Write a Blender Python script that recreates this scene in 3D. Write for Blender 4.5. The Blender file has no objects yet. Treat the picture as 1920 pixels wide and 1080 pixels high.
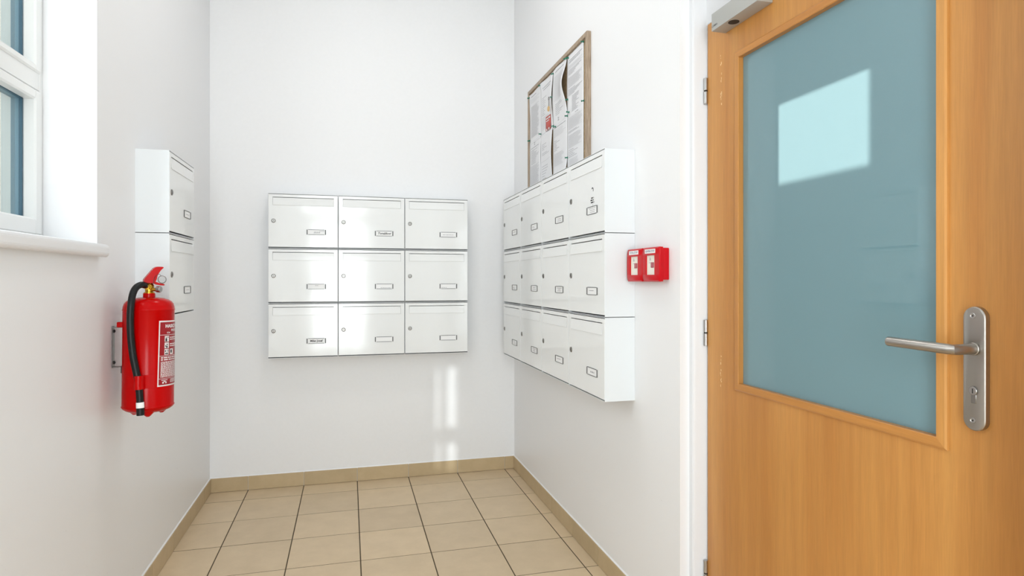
import bpy, bmesh, math, random
from mathutils import Vector, Matrix

scn = bpy.context.scene
COL = scn.collection
PI = math.pi
random.seed(7)

# ------------------------------------------------------------------ camera
CAM_H, YAW, FPX, CY = 1.205, 0.260, 1149.44, 524.39
cam_data = bpy.data.cameras.new('camera')
cam = bpy.data.objects.new('camera', cam_data)
COL.objects.link(cam)
cam.location = (0, 0, CAM_H)
cam.rotation_euler = (PI / 2, 0, -YAW)
cam_data.sensor_width = 36
cam_data.lens = FPX * 36 / 1920
cam_data.shift_y = (CY - 540) / 1920
cam_data.clip_start = 0.02
scn.camera = cam

# ------------------------------------------------------------------ world, sun, daylight, exposure
scn.view_settings.view_transform = 'Standard'
scn.view_settings.look = 'None'
scn.view_settings.exposure = 0.0
scn.view_settings.gamma = 1.0
scn.view_settings.use_curve_mapping = False

world = bpy.data.worlds.new('world')
scn.world = world
world.use_nodes = True
wn = world.node_tree
bg = wn.nodes['Background']
bg.inputs[0].default_value = (0.96, 0.975, 1.0, 1)
bg.inputs[1].default_value = 1.4

SUN_DIR = Vector((1.0, -0.3492, -0.3509)).normalized()
sd = bpy.data.lights.new('sun', 'SUN')
sd.energy = 9.8
sd.angle = math.radians(0.27)
sd.color = (1.0, 0.80, 0.71)
sun = bpy.data.objects.new('sun', sd)
COL.objects.link(sun)
sun.rotation_euler = SUN_DIR.to_track_quat('-Z', 'Y').to_euler()
sun.location = (-6, 4, 5)


def area(name, loc, direction, sx, sy, energy, color):
    d = bpy.data.lights.new(name, 'AREA')
    d.shape = 'RECTANGLE'
    d.size, d.size_y = sx, sy
    d.energy = energy
    d.color = color
    o = bpy.data.objects.new(name, d)
    COL.objects.link(o)
    o.location = loc
    o.rotation_euler = Vector(direction).to_track_quat('-Z', 'Y').to_euler()
    return o


# daylight through the glazed entrance behind the camera and through the window
area('entrance_daylight', (-0.20, -1.62, 1.25), (0, 1, 0), 0.85, 2.3, 96, (0.965, 0.975, 1.0))
area('window_daylight', (-0.957, 1.53, 1.93), (1, 0, 0), 0.46, 1.05, 11.5, (0.97, 0.98, 1.0))

GLINT_W = 2000    # power of the added spot that makes the back-wall glint
LAMP_W = 7.4      # wattage of the ceiling lamp

# ------------------------------------------------------------------ room numbers (metres)
R, L, B, F = 1.0223, -0.7594, 3.7866, -1.5      # inner faces: right, left, back, front (behind the camera)
CEIL = 3.3
T = 0.303
GX, GY = -0.5575, 3.6174
BASE_H = 0.0803


# ------------------------------------------------------------------ materials
def mat(name, color, rough=0.5, metal=0.0, spec=0.5, coat=0.0):
    m = bpy.data.materials.new(name)
    m.use_nodes = True
    p = m.node_tree.nodes['Principled BSDF']
    p.inputs['Base Color'].default_value = (*color, 1)
    p.inputs['Roughness'].default_value = rough
    p.inputs['Metallic'].default_value = metal
    p.inputs['Specular IOR Level'].default_value = spec
    p.inputs['Coat Weight'].default_value = coat
    p.inputs['Coat Roughness'].default_value = 0.06
    return m


def srgb(r, g, b):
    f = lambda c: (c / 255 / 12.92) if c / 255 <= 0.04045 else ((c / 255 + 0.055) / 1.055) ** 2.4
    return (f(r), f(g), f(b))


def nodes(m):
    return m.node_tree.nodes, m.node_tree.links, m.node_tree.nodes['Principled BSDF']


def add_noise(m, scale, stretch=(1, 1, 1), detail=4, bump=0.0, cols=None, coord='Object', rough_range=None, dist=0.001):
    n, l, p = nodes(m)
    tc = n.new('ShaderNodeTexCoord')
    mp = n.new('ShaderNodeMapping')
    mp.inputs['Scale'].default_value = stretch
    nz = n.new('ShaderNodeTexNoise')
    nz.inputs['Scale'].default_value = scale
    nz.inputs['Detail'].default_value = detail
    l.new(tc.outputs[coord], mp.inputs[0])
    l.new(mp.outputs[0], nz.inputs['Vector'])
    if cols:
        r = n.new('ShaderNodeValToRGB')
        r.color_ramp.elements[0].position = 0.3
        r.color_ramp.elements[1].position = 0.7
        r.color_ramp.elements[0].color = (*cols[0], 1)
        r.color_ramp.elements[1].color = (*cols[1], 1)
        l.new(nz.outputs[0], r.inputs[0])
        l.new(r.outputs[0], p.inputs['Base Color'])
    if bump:
        b = n.new('ShaderNodeBump')
        b.inputs['Strength'].default_value = bump
        b.inputs['Distance'].default_value = dist
        l.new(nz.outputs[0], b.inputs['Height'])
        l.new(b.outputs[0], p.inputs['Normal'])
    if rough_range:
        mr = n.new('ShaderNodeMapRange')
        mr.inputs['To Min'].default_value = rough_range[0]
        mr.inputs['To Max'].default_value = rough_range[1]
        l.new(nz.outputs[0], mr.inputs['Value'])
        l.new(mr.outputs[0], p.inputs['Roughness'])
    return nz


M = {}
M['wall'] = mat('white_wall_paint', (0.83, 0.83, 0.835), 0.62, spec=0.3)
add_noise(M['wall'], 60, detail=6, bump=0.10, cols=((0.872, 0.872, 0.880), (0.885, 0.885, 0.893)), dist=0.002)


def two_zone_paint():
    """washable gloss paint up to 1.5 m, matt emulsion above it; a few dark scuffs low down"""
    m = M['wall_two'] = mat('white_wall_two_paints', (0.83, 0.83, 0.835), 0.6, spec=0.3)
    n, l, p = nodes(m)
    tc = n.new('ShaderNodeTexCoord')
    sep = n.new('ShaderNodeSeparateXYZ')
    l.new(tc.outputs['Object'], sep.inputs[0])
    lt = n.new('ShaderNodeMath'); lt.operation = 'LESS_THAN'; lt.inputs[1].default_value = 1.5
    l.new(sep.outputs['Z'], lt.inputs[0])
    mr = n.new('ShaderNodeMapRange')
    mr.inputs['To Min'].default_value = 0.62
    mr.inputs['To Max'].default_value = 0.36
    l.new(lt.outputs[0], mr.inputs['Value'])
    l.new(mr.outputs[0], p.inputs['Roughness'])
    mx = n.new('ShaderNodeMix'); mx.data_type = 'RGBA'
    mx.inputs[6].default_value = (0.88, 0.88, 0.888, 1)
    mx.inputs[7].default_value = (0.868, 0.868, 0.878, 1)
    l.new(lt.outputs[0], mx.inputs[0])
    vo = n.new('ShaderNodeTexNoise'); vo.inputs['Scale'].default_value = 130; vo.inputs['Detail'].default_value = 2
    l.new(tc.outputs['Object'], vo.inputs['Vector'])
    gt = n.new('ShaderNodeMath'); gt.operation = 'GREATER_THAN'; gt.inputs[1].default_value = 0.775
    l.new(vo.outputs[0], gt.inputs[0])
    lo = n.new('ShaderNodeMath'); lo.operation = 'LESS_THAN'; lo.inputs[1].default_value = 0.65
    l.new(sep.outputs['Z'], lo.inputs[0])
    mu = n.new('ShaderNodeMath'); mu.operation = 'MULTIPLY'
    l.new(gt.outputs[0], mu.inputs[0]); l.new(lo.outputs[0], mu.inputs[1])
    m2 = n.new('ShaderNodeMix'); m2.data_type = 'RGBA'
    l.new(mu.outputs[0], m2.inputs[0])
    l.new(mx.outputs[2], m2.inputs[6])
    m2.inputs[7].default_value = (0.45, 0.43, 0.40, 1)
    l.new(m2.outputs[2], p.inputs['Base Color'])
    nz = n.new('ShaderNodeTexNoise'); nz.inputs['Scale'].default_value = 55; nz.inputs['Detail'].default_value = 6
    l.new(tc.outputs['Object'], nz.inputs['Vector'])
    b = n.new('ShaderNodeBump'); b.inputs['Strength'].default_value = 0.10; b.inputs['Distance'].default_value = 0.002
    l.new(nz.outputs[0], b.inputs['Height']); l.new(b.outputs[0], p.inputs['Normal'])


two_zone_paint()


def tile_material(name, c1, c2):
    m = mat(name, c1, 0.42, spec=0.45)
    n, l, p = nodes(m)
    tc = n.new('ShaderNodeTexCoord')
    oi = n.new('ShaderNodeObjectInfo')
    add = n.new('ShaderNodeVectorMath'); add.operation = 'ADD'
    sc = n.new('ShaderNodeVectorMath'); sc.operation = 'SCALE'
    sc.inputs[0].default_value = (13, 7, 5)
    l.new(oi.outputs['Random'], sc.inputs['Scale'])
    l.new(tc.outputs['Object'], add.inputs[0]); l.new(sc.outputs[0], add.inputs[1])
    nz = n.new('ShaderNodeTexNoise'); nz.inputs['Scale'].default_value = 9; nz.inputs['Detail'].default_value = 8
    nz.inputs['Roughness'].default_value = 0.65
    l.new(add.outputs[0], nz.inputs['Vector'])
    r = n.new('ShaderNodeValToRGB')
    r.color_ramp.elements[0].position = 0.3; r.color_ramp.elements[1].position = 0.72
    r.color_ramp.elements[0].color = (*c1, 1); r.color_ramp.elements[1].color = (*c2, 1)
    l.new(nz.outputs[0], r.inputs[0])
    hs = n.new('ShaderNodeHueSaturation')
    mr = n.new('ShaderNodeMapRange'); mr.inputs['To Min'].default_value = 0.95; mr.inputs['To Max'].default_value = 1.05
    l.new(oi.outputs['Random'], mr.inputs['Value']); l.new(mr.outputs[0], hs.inputs['Value'])
    l.new(r.outputs[0], hs.inputs['Color']); l.new(hs.outputs[0], p.inputs['Base Color'])
    n2 = n.new('ShaderNodeTexNoise'); n2.inputs['Scale'].default_value = 260
    l.new(add.outputs[0], n2.inputs['Vector'])
    b = n.new('ShaderNodeBump'); b.inputs['Strength'].default_value = 0.12; b.inputs['Distance'].default_value = 0.0006
    l.new(n2.outputs[0], b.inputs['Height']); l.new(b.outputs[0], p.inputs['Normal'])
    return m


M['tile'] = tile_material('beige_stoneware_tile', srgb(210, 187, 153), srgb(221, 198, 164))
M['base_tile'] = tile_material('beige_skirting_tile', srgb(186, 164, 128), srgb(198, 176, 140))
M['grout'] = mat('dark_brown_grout', srgb(84, 70, 50), 0.9)
M['white_grout'] = mat('pale_grout', srgb(214, 208, 196), 0.85)
M['sealant'] = mat('white_sealant', (0.86, 0.86, 0.86), 0.35)
M['ceiling'] = mat('ceiling_paint', (0.85, 0.85, 0.85), 0.8)
M['mailbox'] = mat('white_gloss_enamel', (0.86, 0.87, 0.865), 0.10, spec=0.5)
add_noise(M['mailbox'], 7, detail=1, bump=0.05, dist=0.01)
M['mailbox_shell'] = mat('white_enamel_shell', (0.775, 0.80, 0.815), 0.30)
M['chrome'] = mat('nickel_lock', (0.29, 0.28, 0.265), 0.32, metal=1.0)
M['dark'] = mat('dark_gap', (0.015, 0.014, 0.013), 0.6)
M['slot_metal'] = mat('nameplate_clip', (0.10, 0.10, 0.10), 0.45, metal=0.3)
M['card'] = mat('white_card', (0.90, 0.90, 0.90), 0.5)
M['ink'] = mat('black_ink', (0.035, 0.035, 0.04), 0.7)
M['ink_grey'] = mat('grey_ink', (0.42, 0.42, 0.44), 0.7)
M['paper'] = mat('white_paper', (0.80, 0.80, 0.815), 0.7, spec=0.2)
M['print'] = mat('pale_print', (0.40, 0.40, 0.42), 0.8)
M['print_light'] = mat('faint_print', (0.60, 0.60, 0.62), 0.8)
M['red_print'] = mat('red_print', srgb(196, 84, 74), 0.6)
M['pin'] = mat('green_pin_plastic', srgb(22, 118, 92), 0.25)
M['cork'] = mat('cork', srgb(172, 146, 112), 0.9)
add_noise(M['cork'], 90, detail=5, bump=0.3, cols=(srgb(150, 124, 92), srgb(184, 160, 126)))
M['board_wood'] = mat('grey_brown_wood', srgb(165, 145, 124), 0.55)
add_noise(M['board_wood'], 30, (6, 6, 0.6), 5, cols=(srgb(142, 122, 102), srgb(182, 162, 140)))
M['red'] = mat('red_gloss_enamel', srgb(186, 1, 2), 0.20, spec=0.14)
M['red_plastic'] = mat('red_plastic', srgb(196, 6, 20), 0.30, spec=0.22)
M['label_red'] = mat('label_red', srgb(152, 12, 26), 0.35)
M['label_white'] = mat('label_white', (0.78, 0.72, 0.72), 0.4)
M['brass'] = mat('brass', srgb(196, 150, 52), 0.28, metal=1.0)
M['rubber'] = mat('black_rubber', (0.008, 0.009, 0.009), 0.40, spec=0.25)
M['steel'] = mat('brushed_steel', (0.42, 0.395, 0.365), 0.33, metal=1.0)
add_noise(M['steel'], 40, (1, 1, 12), 3, rough_range=(0.26, 0.42))
M['bright_steel'] = mat('zinc_steel', (0.46, 0.45, 0.44), 0.28, metal=1.0)
M['bracket_steel'] = mat('dull_zinc', (0.27, 0.265, 0.255), 0.4, metal=1.0)
M['closer'] = mat('silver_grey_paint', srgb(176, 176, 172), 0.45, metal=0.25)
M['frame_white'] = mat('white_gloss_frame', (0.77, 0.775, 0.795), 0.42)
M['upvc'] = mat('white_window_frame', (0.84, 0.85, 0.845), 0.28)
M['blue_dark'] = mat('dark_blue_gasket', srgb(78, 112, 132), 0.4)
M['blue_mid'] = mat('mid_blue_cladding', srgb(128, 164, 184), 0.4)
M['blue_grey'] = mat('blue_grey_outer_frame', srgb(122, 152, 168), 0.4)
M['blue_grey_pale'] = mat('pale_blue_outer_frame', srgb(168, 198, 210), 0.4)
M['outer_plaster'] = mat('white_outer_plaster', (0.80, 0.84, 0.84), 0.8)
M['stucco'] = mat('cream_stucco', srgb(232, 224, 206), 0.9)
add_noise(M['stucco'], 70, detail=5, bump=0.6, cols=(srgb(214, 206, 188), srgb(240, 234, 220)), dist=0.01)
M['sill'] = mat('white_sill', (0.82, 0.82, 0.83), 0.35)
M['frosted'] = mat('satin_glass', srgb(110, 142, 150), 0.02, spec=0.95)
M['ground'] = mat('asphalt', (0.2, 0.2, 0.2), 0.9)
M['yellow_tag'] = mat('wooden_tag', srgb(214, 176, 118), 0.5)
M['card_cream'] = mat('call_point_card', srgb(236, 234, 222), 0.3)
M['pink_button'] = mat('call_point_button', srgb(178, 92, 100), 0.35)


def wood(name, vertical=True):
    m = mat(name, srgb(200, 148, 84), 0.33, spec=0.45)
    n, l, p = nodes(m)
    tc = n.new('ShaderNodeTexCoord')
    st = (1, 1, 0.045) if vertical else (1, 0.045, 1)
    def nz(scale, detail, rough=0.5, distort=0.0):
        mp = n.new('ShaderNodeMapping'); mp.inputs['Scale'].default_value = st
        l.new(tc.outputs['Object'], mp.inputs[0])
        t = n.new('ShaderNodeTexNoise'); t.inputs['Scale'].default_value = scale
        t.inputs['Detail'].default_value = detail; t.inputs['Roughness'].default_value = rough
        t.inputs['Distortion'].default_value = distort
        l.new(mp.outputs[0], t.inputs['Vector'])
        return t
    a, b, c = nz(11, 3, 0.5, 0.4), nz(70, 4), nz(330, 3)
    r1 = n.new('ShaderNodeValToRGB')
    r1.color_ramp.elements[0].position = 0.3; r1.color_ramp.elements[1].position = 0.72
    r1.color_ramp.elements[0].color = (*srgb(180, 119, 57), 1)
    r1.color_ramp.elements[1].color = (*srgb(201, 144, 77), 1)
    l.new(a.outputs[0], r1.inputs[0])
    def mult(tex, lo, hi, src):
        mr = n.new('ShaderNodeMapRange')
        mr.inputs['From Min'].default_value = 0.3; mr.inputs['From Max'].default_value = 0.7
        mr.inputs['To Min'].default_value = lo; mr.inputs['To Max'].default_value = hi
        l.new(tex.outputs[0], mr.inputs['Value'])
        hs = n.new('ShaderNodeHueSaturation')
        l.new(mr.outputs[0], hs.inputs['Value']); l.new(src.outputs[0], hs.inputs['Color'])
        return hs
    x = mult(b, 0.93, 1.05, r1)
    x = mult(c, 0.94, 1.05, x)
    l.new(x.outputs[0], p.inputs['Base Color'])
    return m


M['wood'] = wood('beech_laminate')
M['wood_h'] = wood('beech_bead_horizontal', False)


def clear_glass():
    m = bpy.data.materials.new('clear_window_glass')
    m.use_nodes = True
    n, l = m.node_tree.nodes, m.node_tree.links
    n.remove(n['Principled BSDF'])
    t = n.new('ShaderNodeBsdfTransparent'); t.inputs[0].default_value = (0.94, 0.97, 0.97, 1)
    g = n.new('ShaderNodeBsdfGlossy'); g.inputs['Roughness'].default_value = 0.02
    mx = n.new('ShaderNodeMixShader'); mx.inputs[0].default_value = 0.06
    l.new(t.outputs[0], mx.inputs[1]); l.new(g.outputs[0], mx.inputs[2])
    l.new(mx.outputs[0], n['Material Output'].inputs[0])
    return m


M['glass'] = clear_glass()


# ------------------------------------------------------------------ geometry helpers
def new():
    return bmesh.new()


def box(bm, x0, x1, y0, y1, z0, z1, bev=0.0, seg=1):
    t = bmesh.new()
    bmesh.ops.create_cube(t, size=1)
    bmesh.ops.scale(t, vec=(x1 - x0, y1 - y0, z1 - z0), verts=t.verts)
    bmesh.ops.translate(t, vec=((x0 + x1) / 2, (y0 + y1) / 2, (z0 + z1) / 2), verts=t.verts)
    if bev:
        bmesh.ops.bevel(t, geom=t.edges[:], offset=bev, segments=seg, affect='EDGES', profile=0.6)
    merge(bm, t)
    return bm


def merge(bm, t):
    me = bpy.data.meshes.new('tmp')
    t.to_mesh(me); t.free()
    bm.from_mesh(me)
    bpy.data.meshes.remove(me)


def plate_hole(bm, o, h, d, axis):
    """plate with a rectangular hole. o,h = (u0,u1,v0,v1) outer/hole, d = (near,far) along the normal.
    axis 'x': normal X, u=Y, v=Z ; axis 'y': normal Y, u=X, v=Z"""
    def P(u, v, w):
        return (w, u, v) if axis == 'x' else (u, w, v)
    oc = [(o[0], o[2]), (o[1], o[2]), (o[1], o[3]), (o[0], o[3])]
    hc = [(h[0], h[2]), (h[1], h[2]), (h[1], h[3]), (h[0], h[3])]
    V = [[[bm.verts.new(P(u, v, w)) for u, v in c] for c in (oc, hc)] for w in d]
    for i in range(4):
        j = (i + 1) % 4
        bm.faces.new((V[0][0][i], V[0][0][j], V[0][1][j], V[0][1][i]))
        bm.faces.new((V[1][0][j], V[1][0][i], V[1][1][i], V[1][1][j]))
        bm.faces.new((V[0][0][j], V[0][0][i], V[1][0][i], V[1][0][j]))
        bm.faces.new((V[0][1][i], V[0][1][j], V[1][1][j], V[1][1][i]))
    return bm


def prism(bm, pts, axis, a0, a1, bev=0.0):
    """extrude a 2-D outline. axis 'y': pts=(x,z); axis 'x': pts=(y,z); axis 'z': pts=(x,y)"""
    def P(p, a):
        return (p[0], a, p[1]) if axis == 'y' else (a, p[0], p[1]) if axis == 'x' else (p[0], p[1], a)
    t = bmesh.new()
    A = [t.verts.new(P(p, a0)) for p in pts]
    C = [t.verts.new(P(p, a1)) for p in pts]
    n = len(pts)
    t.faces.new(A); t.faces.new(C[::-1])
    for i in range(n):
        j = (i + 1) % n
        t.faces.new((A[j], A[i], C[i], C[j]))
    if bev:
        bmesh.ops.bevel(t, geom=t.edges[:], offset=bev, segments=2, affect='EDGES')
    merge(bm, t)
    return bm


def lathe(bm, prof, seg=48, cen=(0, 0, 0), axis=(0, 0, 1)):
    """prof: list of (radius, height) ; capped where radius is 0"""
    t = bmesh.new()
    rings = []
    for r, z in prof:
        if r <= 1e-6:
            rings.append([t.verts.new((0, 0, z))])
        else:
            rings.append([t.verts.new((r * math.cos(2 * PI * k / seg), r * math.sin(2 * PI * k / seg), z)) for k in range(seg)])
    for a, b in zip(rings, rings[1:]):
        for k in range(seg):
            j = (k + 1) % seg
            if len(a) == 1 and len(b) == 1:
                continue
            if len(a) == 1:
                t.faces.new((a[0], b[j], b[k]))
            elif len(b) == 1:
                t.faces.new((a[k], a[j], b[0]))
            else:
                t.faces.new((a[k], a[j], b[j], b[k]))
    q = Vector((0, 0, 1)).rotation_difference(Vector(axis))
    bmesh.ops.transform(t, matrix=Matrix.Translation(cen) @ q.to_matrix().to_4x4(), verts=t.verts)
    merge(bm, t)
    return bm


def cyl(bm, p0, p1, r, seg=24, r1=None, bev=0.0):
    p0, p1 = Vector(p0), Vector(p1)
    h = (p1 - p0).length
    r1 = r if r1 is None else r1
    if bev:
        prof = [(0, 0), (r - bev, 0), (r, bev), (r1, h - bev), (r1 - bev, h), (0, h)]
    else:
        prof = [(0, 0), (r, 0), (r1, h), (0, h)]
    return lathe(bm, prof, seg, p0, (p1 - p0).normalized())


def spline(pts, n=8):
    P = [Vector(p) for p in pts]
    P = [P[0] * 2 - P[1]] + P + [P[-1] * 2 - P[-2]]
    out = []
    for i in range(1, len(P) - 2):
        for k in range(n):
            t = k / n
            a, b, c, d = P[i - 1:i + 3]
            out.append(0.5 * ((2 * b) + (c - a) * t + (2 * a - 5 * b + 4 * c - d) * t * t + (3 * b - a - 3 * c + d) * t ** 3))
    out.append(P[-2])
    return out


def tube(bm, pts, r, seg=14, closed=False):
    t = bmesh.new()
    P = [Vector(p) for p in pts]
    n = len(P)
    up = Vector((0.31, 0.2, 0.93))
    rings = []
    for i in range(n):
        if closed:
            d = (P[(i + 1) % n] - P[i - 1]).normalized()
        else:
            d = (P[min(i + 1, n - 1)] - P[max(i - 1, 0)]).normalized()
        a = up - d * up.dot(d)
        if a.length < 1e-3:
            a = Vector((1, 0, 0)) - d * d.x
        a.normalize()
        up = a
        b = d.cross(a)
        rings.append([t.verts.new(P[i] + (a * math.cos(2 * PI * k / seg) + b * math.sin(2 * PI * k / seg)) * r) for k in range(seg)])
    pairs = list(zip(rings, rings[1:])) + ([(rings[-1], rings[0])] if closed else [])
    for a, b in pairs:
        for k in range(seg):
            j = (k + 1) % seg
            t.faces.new((a[k], a[j], b[j], b[k]))
    if not closed:
        t.faces.new(rings[0][::-1]); t.faces.new(rings[-1])
    merge(bm, t)
    return bm


def mapped_quad(bm, f, u0, u1, v0, v1, nu=1, nv=1):
    V = [[bm.verts.new(f(u0 + (u1 - u0) * i / nu, v0 + (v1 - v0) * j / nv)) for i in range(nu + 1)] for j in range(nv + 1)]
    for j in range(nv):
        for i in range(nu):
            bm.faces.new((V[j][i], V[j][i + 1], V[j + 1][i + 1], V[j + 1][i]))
    return bm


def text_shape(s, size, shear=0.0, bold=0.0):
    cu = bpy.data.curves.new('lettering_curve', 'FONT')
    cu.body = s; cu.size = size; cu.shear = shear; cu.offset = bold
    cu.resolution_u = 2
    cu.align_x = 'CENTER'; cu.align_y = 'CENTER'
    o = bpy.data.objects.new('lettering_tmp', cu)
    COL.objects.link(o)
    bpy.context.view_layer.update()
    me = bpy.data.meshes.new_from_object(o.evaluated_get(bpy.context.evaluated_depsgraph_get()))
    vs = [tuple(v.co[:2]) for v in me.vertices]
    fs = [tuple(p.vertices) for p in me.polygons]
    bpy.data.objects.remove(o); bpy.data.curves.remove(cu); bpy.data.meshes.remove(me)
    return vs, fs


def add_text(bm, shape, f):
    vs, fs = shape
    V = [bm.verts.new(f(*v)) for v in vs]
    for q in fs:
        try:
            bm.faces.new([V[i] for i in q])
        except ValueError:
            pass
    return bm


def scribble(rng, u0, u1, v, h):
    """word-like dashes along a line: list of (u0,u1,v0,v1)"""
    out, u = [], u0
    while u < u1 - h * 0.6:
        w = h * rng.uniform(1.2, 5.0)
        out.append((u, min(u + w, u1), v - h / 2, v + h / 2))
        u += w + h * rng.uniform(0.5, 1.0)
    return out


# ------------------------------------------------------------------ object helpers
def mesh_from(bm, material, smooth=False, name='mesh'):
    bmesh.ops.recalc_face_normals(bm, faces=bm.faces)
    me = bpy.data.meshes.new(name)
    bm.to_mesh(me); bm.free()
    me.materials.append(M[material] if isinstance(material, str) else material)
    if smooth:
        for p in me.polygons:
            p.use_smooth = True
        try:
            me.set_sharp_from_angle(angle=math.radians(38))
        except Exception:
            pass
    return me


def tag(o, label=None, category=None, group=None, kind=None):
    if label: o['label'] = label
    if category: o['category'] = category
    if group: o['group'] = group
    if kind: o['kind'] = kind
    return o


def thing(name, loc, label, category, group=None, kind=None, rz=0.0):
    o = bpy.data.objects.new(name, None)
    COL.objects.link(o)
    o.empty_display_size = 0.05
    o.location = loc
    o.rotation_euler = (0, 0, rz)
    return tag(o, label, category, group, kind)


def obj(name, bm, material, parent=None, smooth=False, org=None, label=None):
    """one mesh object. org: subtracted from world-authored vertices (the location of the thing)"""
    if org is not None:
        bmesh.ops.translate(bm, vec=-Vector(org), verts=bm.verts)
    o = bpy.data.objects.new(name, mesh_from(bm, material, smooth, name))
    COL.objects.link(o)
    if parent: o.parent = parent
    if label: o['label'] = label
    return o


def copy_tree(o, parent=None):
    c = o.copy()
    COL.objects.link(c)
    c.parent = parent
    for ch in o.children:
        copy_tree(ch, c)
    return c


# ================================================================== SETTING
# floor: dark grout bed with separate tiles
fb = box(new(), L - 0.35, R + 0.25, F - 0.3, B + 0.2, -0.12, -0.0010)
floor = tag(obj('floor', fb, 'grout'), 'beige square floor tiles with dark brown joints', kind='structure')
J = 0.005
xs = [L] + [GX + k * T for k in range(6)] + [R]
ys = [B]
k = 0
while GY - k * T > F:
    ys.append(GY - k * T); k += 1
ys.append(F)
tile_cache = {}
for i in range(len(xs) - 1):
    for j in range(len(ys) - 1):
        x0, x1 = xs[i], xs[i + 1]
        y1, y0 = ys[j], ys[j + 1]
        w, d = x1 - x0 - J, y1 - y0 - J
        key = (round(w, 4), round(d, 4))
        if key not in tile_cache:
            tile_cache[key] = mesh_from(box(new(), -w / 2, w / 2, -d / 2, d / 2, -0.009, 0, 0.0005), 'tile', name='tile')
        t = bpy.data.objects.new('tile', tile_cache[key])
        COL.objects.link(t)
        t.parent = floor
        t.location = ((x0 + x1) / 2, (y0 + y1) / 2, random.uniform(-0.0003, 0.0003))

# walls
WT = 0.28
wb = box(new(), L - WT, R + WT, B, B + WT, -0.1, CEIL)
tag(obj('wall_back', wb, 'wall'), 'smooth white painted back wall behind the nine mailboxes', kind='structure')

WIN = (1.25, 2.1813, 1.285, 2.52)       # y0,y1,z0,z1 of the window opening
wl = plate_hole(new(), (F - WT, B, -0.1, CEIL), WIN, (L, L - 0.245), 'x')
tag(obj('wall_left', wl, 'wall_two'), 'white painted wall with the window and the fire extinguisher', kind='structure')

DO = (0.715, 1.7549, -0.1, 2.112)       # doorway y0,y1,z0,z1
wr = plate_hole(new(), (F - WT, B, -0.1, CEIL), (DO[0], DO[1], -0.099, DO[3]), (R, R + WT), 'x')
tag(obj('wall_right', wr, 'wall_two'), 'white painted wall with notice board, mailboxes and wooden door', kind='structure')

wf = plate_hole(new(), (L - WT, R + WT, -0.1, CEIL), (-0.66, 0.92, -0.099, 2.82), (F, F - 0.2), 'y')
tag(obj('wall_front', wf, 'wall'), 'white wall with the glazed entrance opposite the mailboxes', kind='structure')
tag(obj('ceiling', box(new(), L - WT, R + WT, F - WT, B + WT, CEIL, CEIL + 0.1), 'ceiling'), 'plain white ceiling', kind='structure')


# skirting tiles
def skirting(name, label, axis, fixed, sgn, joints):
    """axis: direction it runs; fixed: wall coordinate; sgn: direction into the room"""
    def bx(bm, a0, a1, d0, d1, z0, z1, bev=0.0):
        lo, hi = sorted((fixed + sgn * d0, fixed + sgn * d1))
        if axis == 'x':
            return box(bm, a0, a1, lo, hi, z0, z1, bev)
        return box(bm, lo, hi, a0, a1, z0, z1, bev)
    root = tag(obj(name, bx(new(), joints[0], joints[-1], -0.001, 0.0045, 0.001, BASE_H - 0.002), 'white_grout'), label, kind='structure')
    for a0, a1 in zip(joints, joints[1:]):
        obj('skirting_tile', bx(new(), a0 + 0.0014, a1 - 0.0014, -0.001, 0.008, 0.0016, BASE_H, 0.0008), 'base_tile', root)
    s = new()
    lo = fixed - sgn * 0.001
    hi = fixed + sgn * 0.0065
    if axis == 'x':
        prism(s, [(lo, BASE_H - 0.002), (hi, BASE_H - 0.002), (lo, BASE_H + 0.006)], 'x', joints[0], joints[-1])
    else:
        prism(s, [(lo, BASE_H - 0.002), (hi, BASE_H - 0.002), (lo, BASE_H + 0.006)], 'y', joints[0], joints[-1])
    obj('sealant_bead', s, 'sealant', root)
    return root


yj = sorted(ys)
skirting('baseboard_back', 'beige skirting tiles along the back wall', 'x', B, -1, xs)
skirting('baseboard_left', 'beige skirting tiles along the window wall', 'y', L, 1, yj[:-1] + [B - 0.008])
skirting('baseboard_right', 'beige skirting tiles between the doorway and the back corner', 'y', R, -1,
         [DO[1] + 0.004] + [y for y in yj if DO[1] + 0.03 < y < B - 0.01] + [B - 0.008])

# ------------------------------------------------------------------ window in the left wall
wo = Vector((-0.93, 1.715, 1.285))
win = thing('window_1', wo, 'white framed window with a transom above a white sill', None, kind='structure')
y0, y1, z0, z1 = WIN


def rect_frame(name, a0, a1, b0, b1, wa, wb_, wc, wd, x0, x1, m, parent, bev=0.003):
    """four separate frame bars (left, right, bottom, top widths) joined as one welded frame"""
    bm = new()
    box(bm, x0, x1, a0, a0 + wa, b0, b1, bev)
    box(bm, x0, x1, a1 - wb_, a1, b0, b1, bev)
    box(bm, x0 + 0.0002, x1 - 0.0002, a0 + wa - 0.004, a1 - wb_ + 0.004, b0, b0 + wc, bev)
    box(bm, x0 + 0.0002, x1 - 0.0002, a0 + wa - 0.004, a1 - wb_ + 0.004, b1 - wd, b1, bev)
    return obj(name, bm, m, parent, org=wo)


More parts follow.
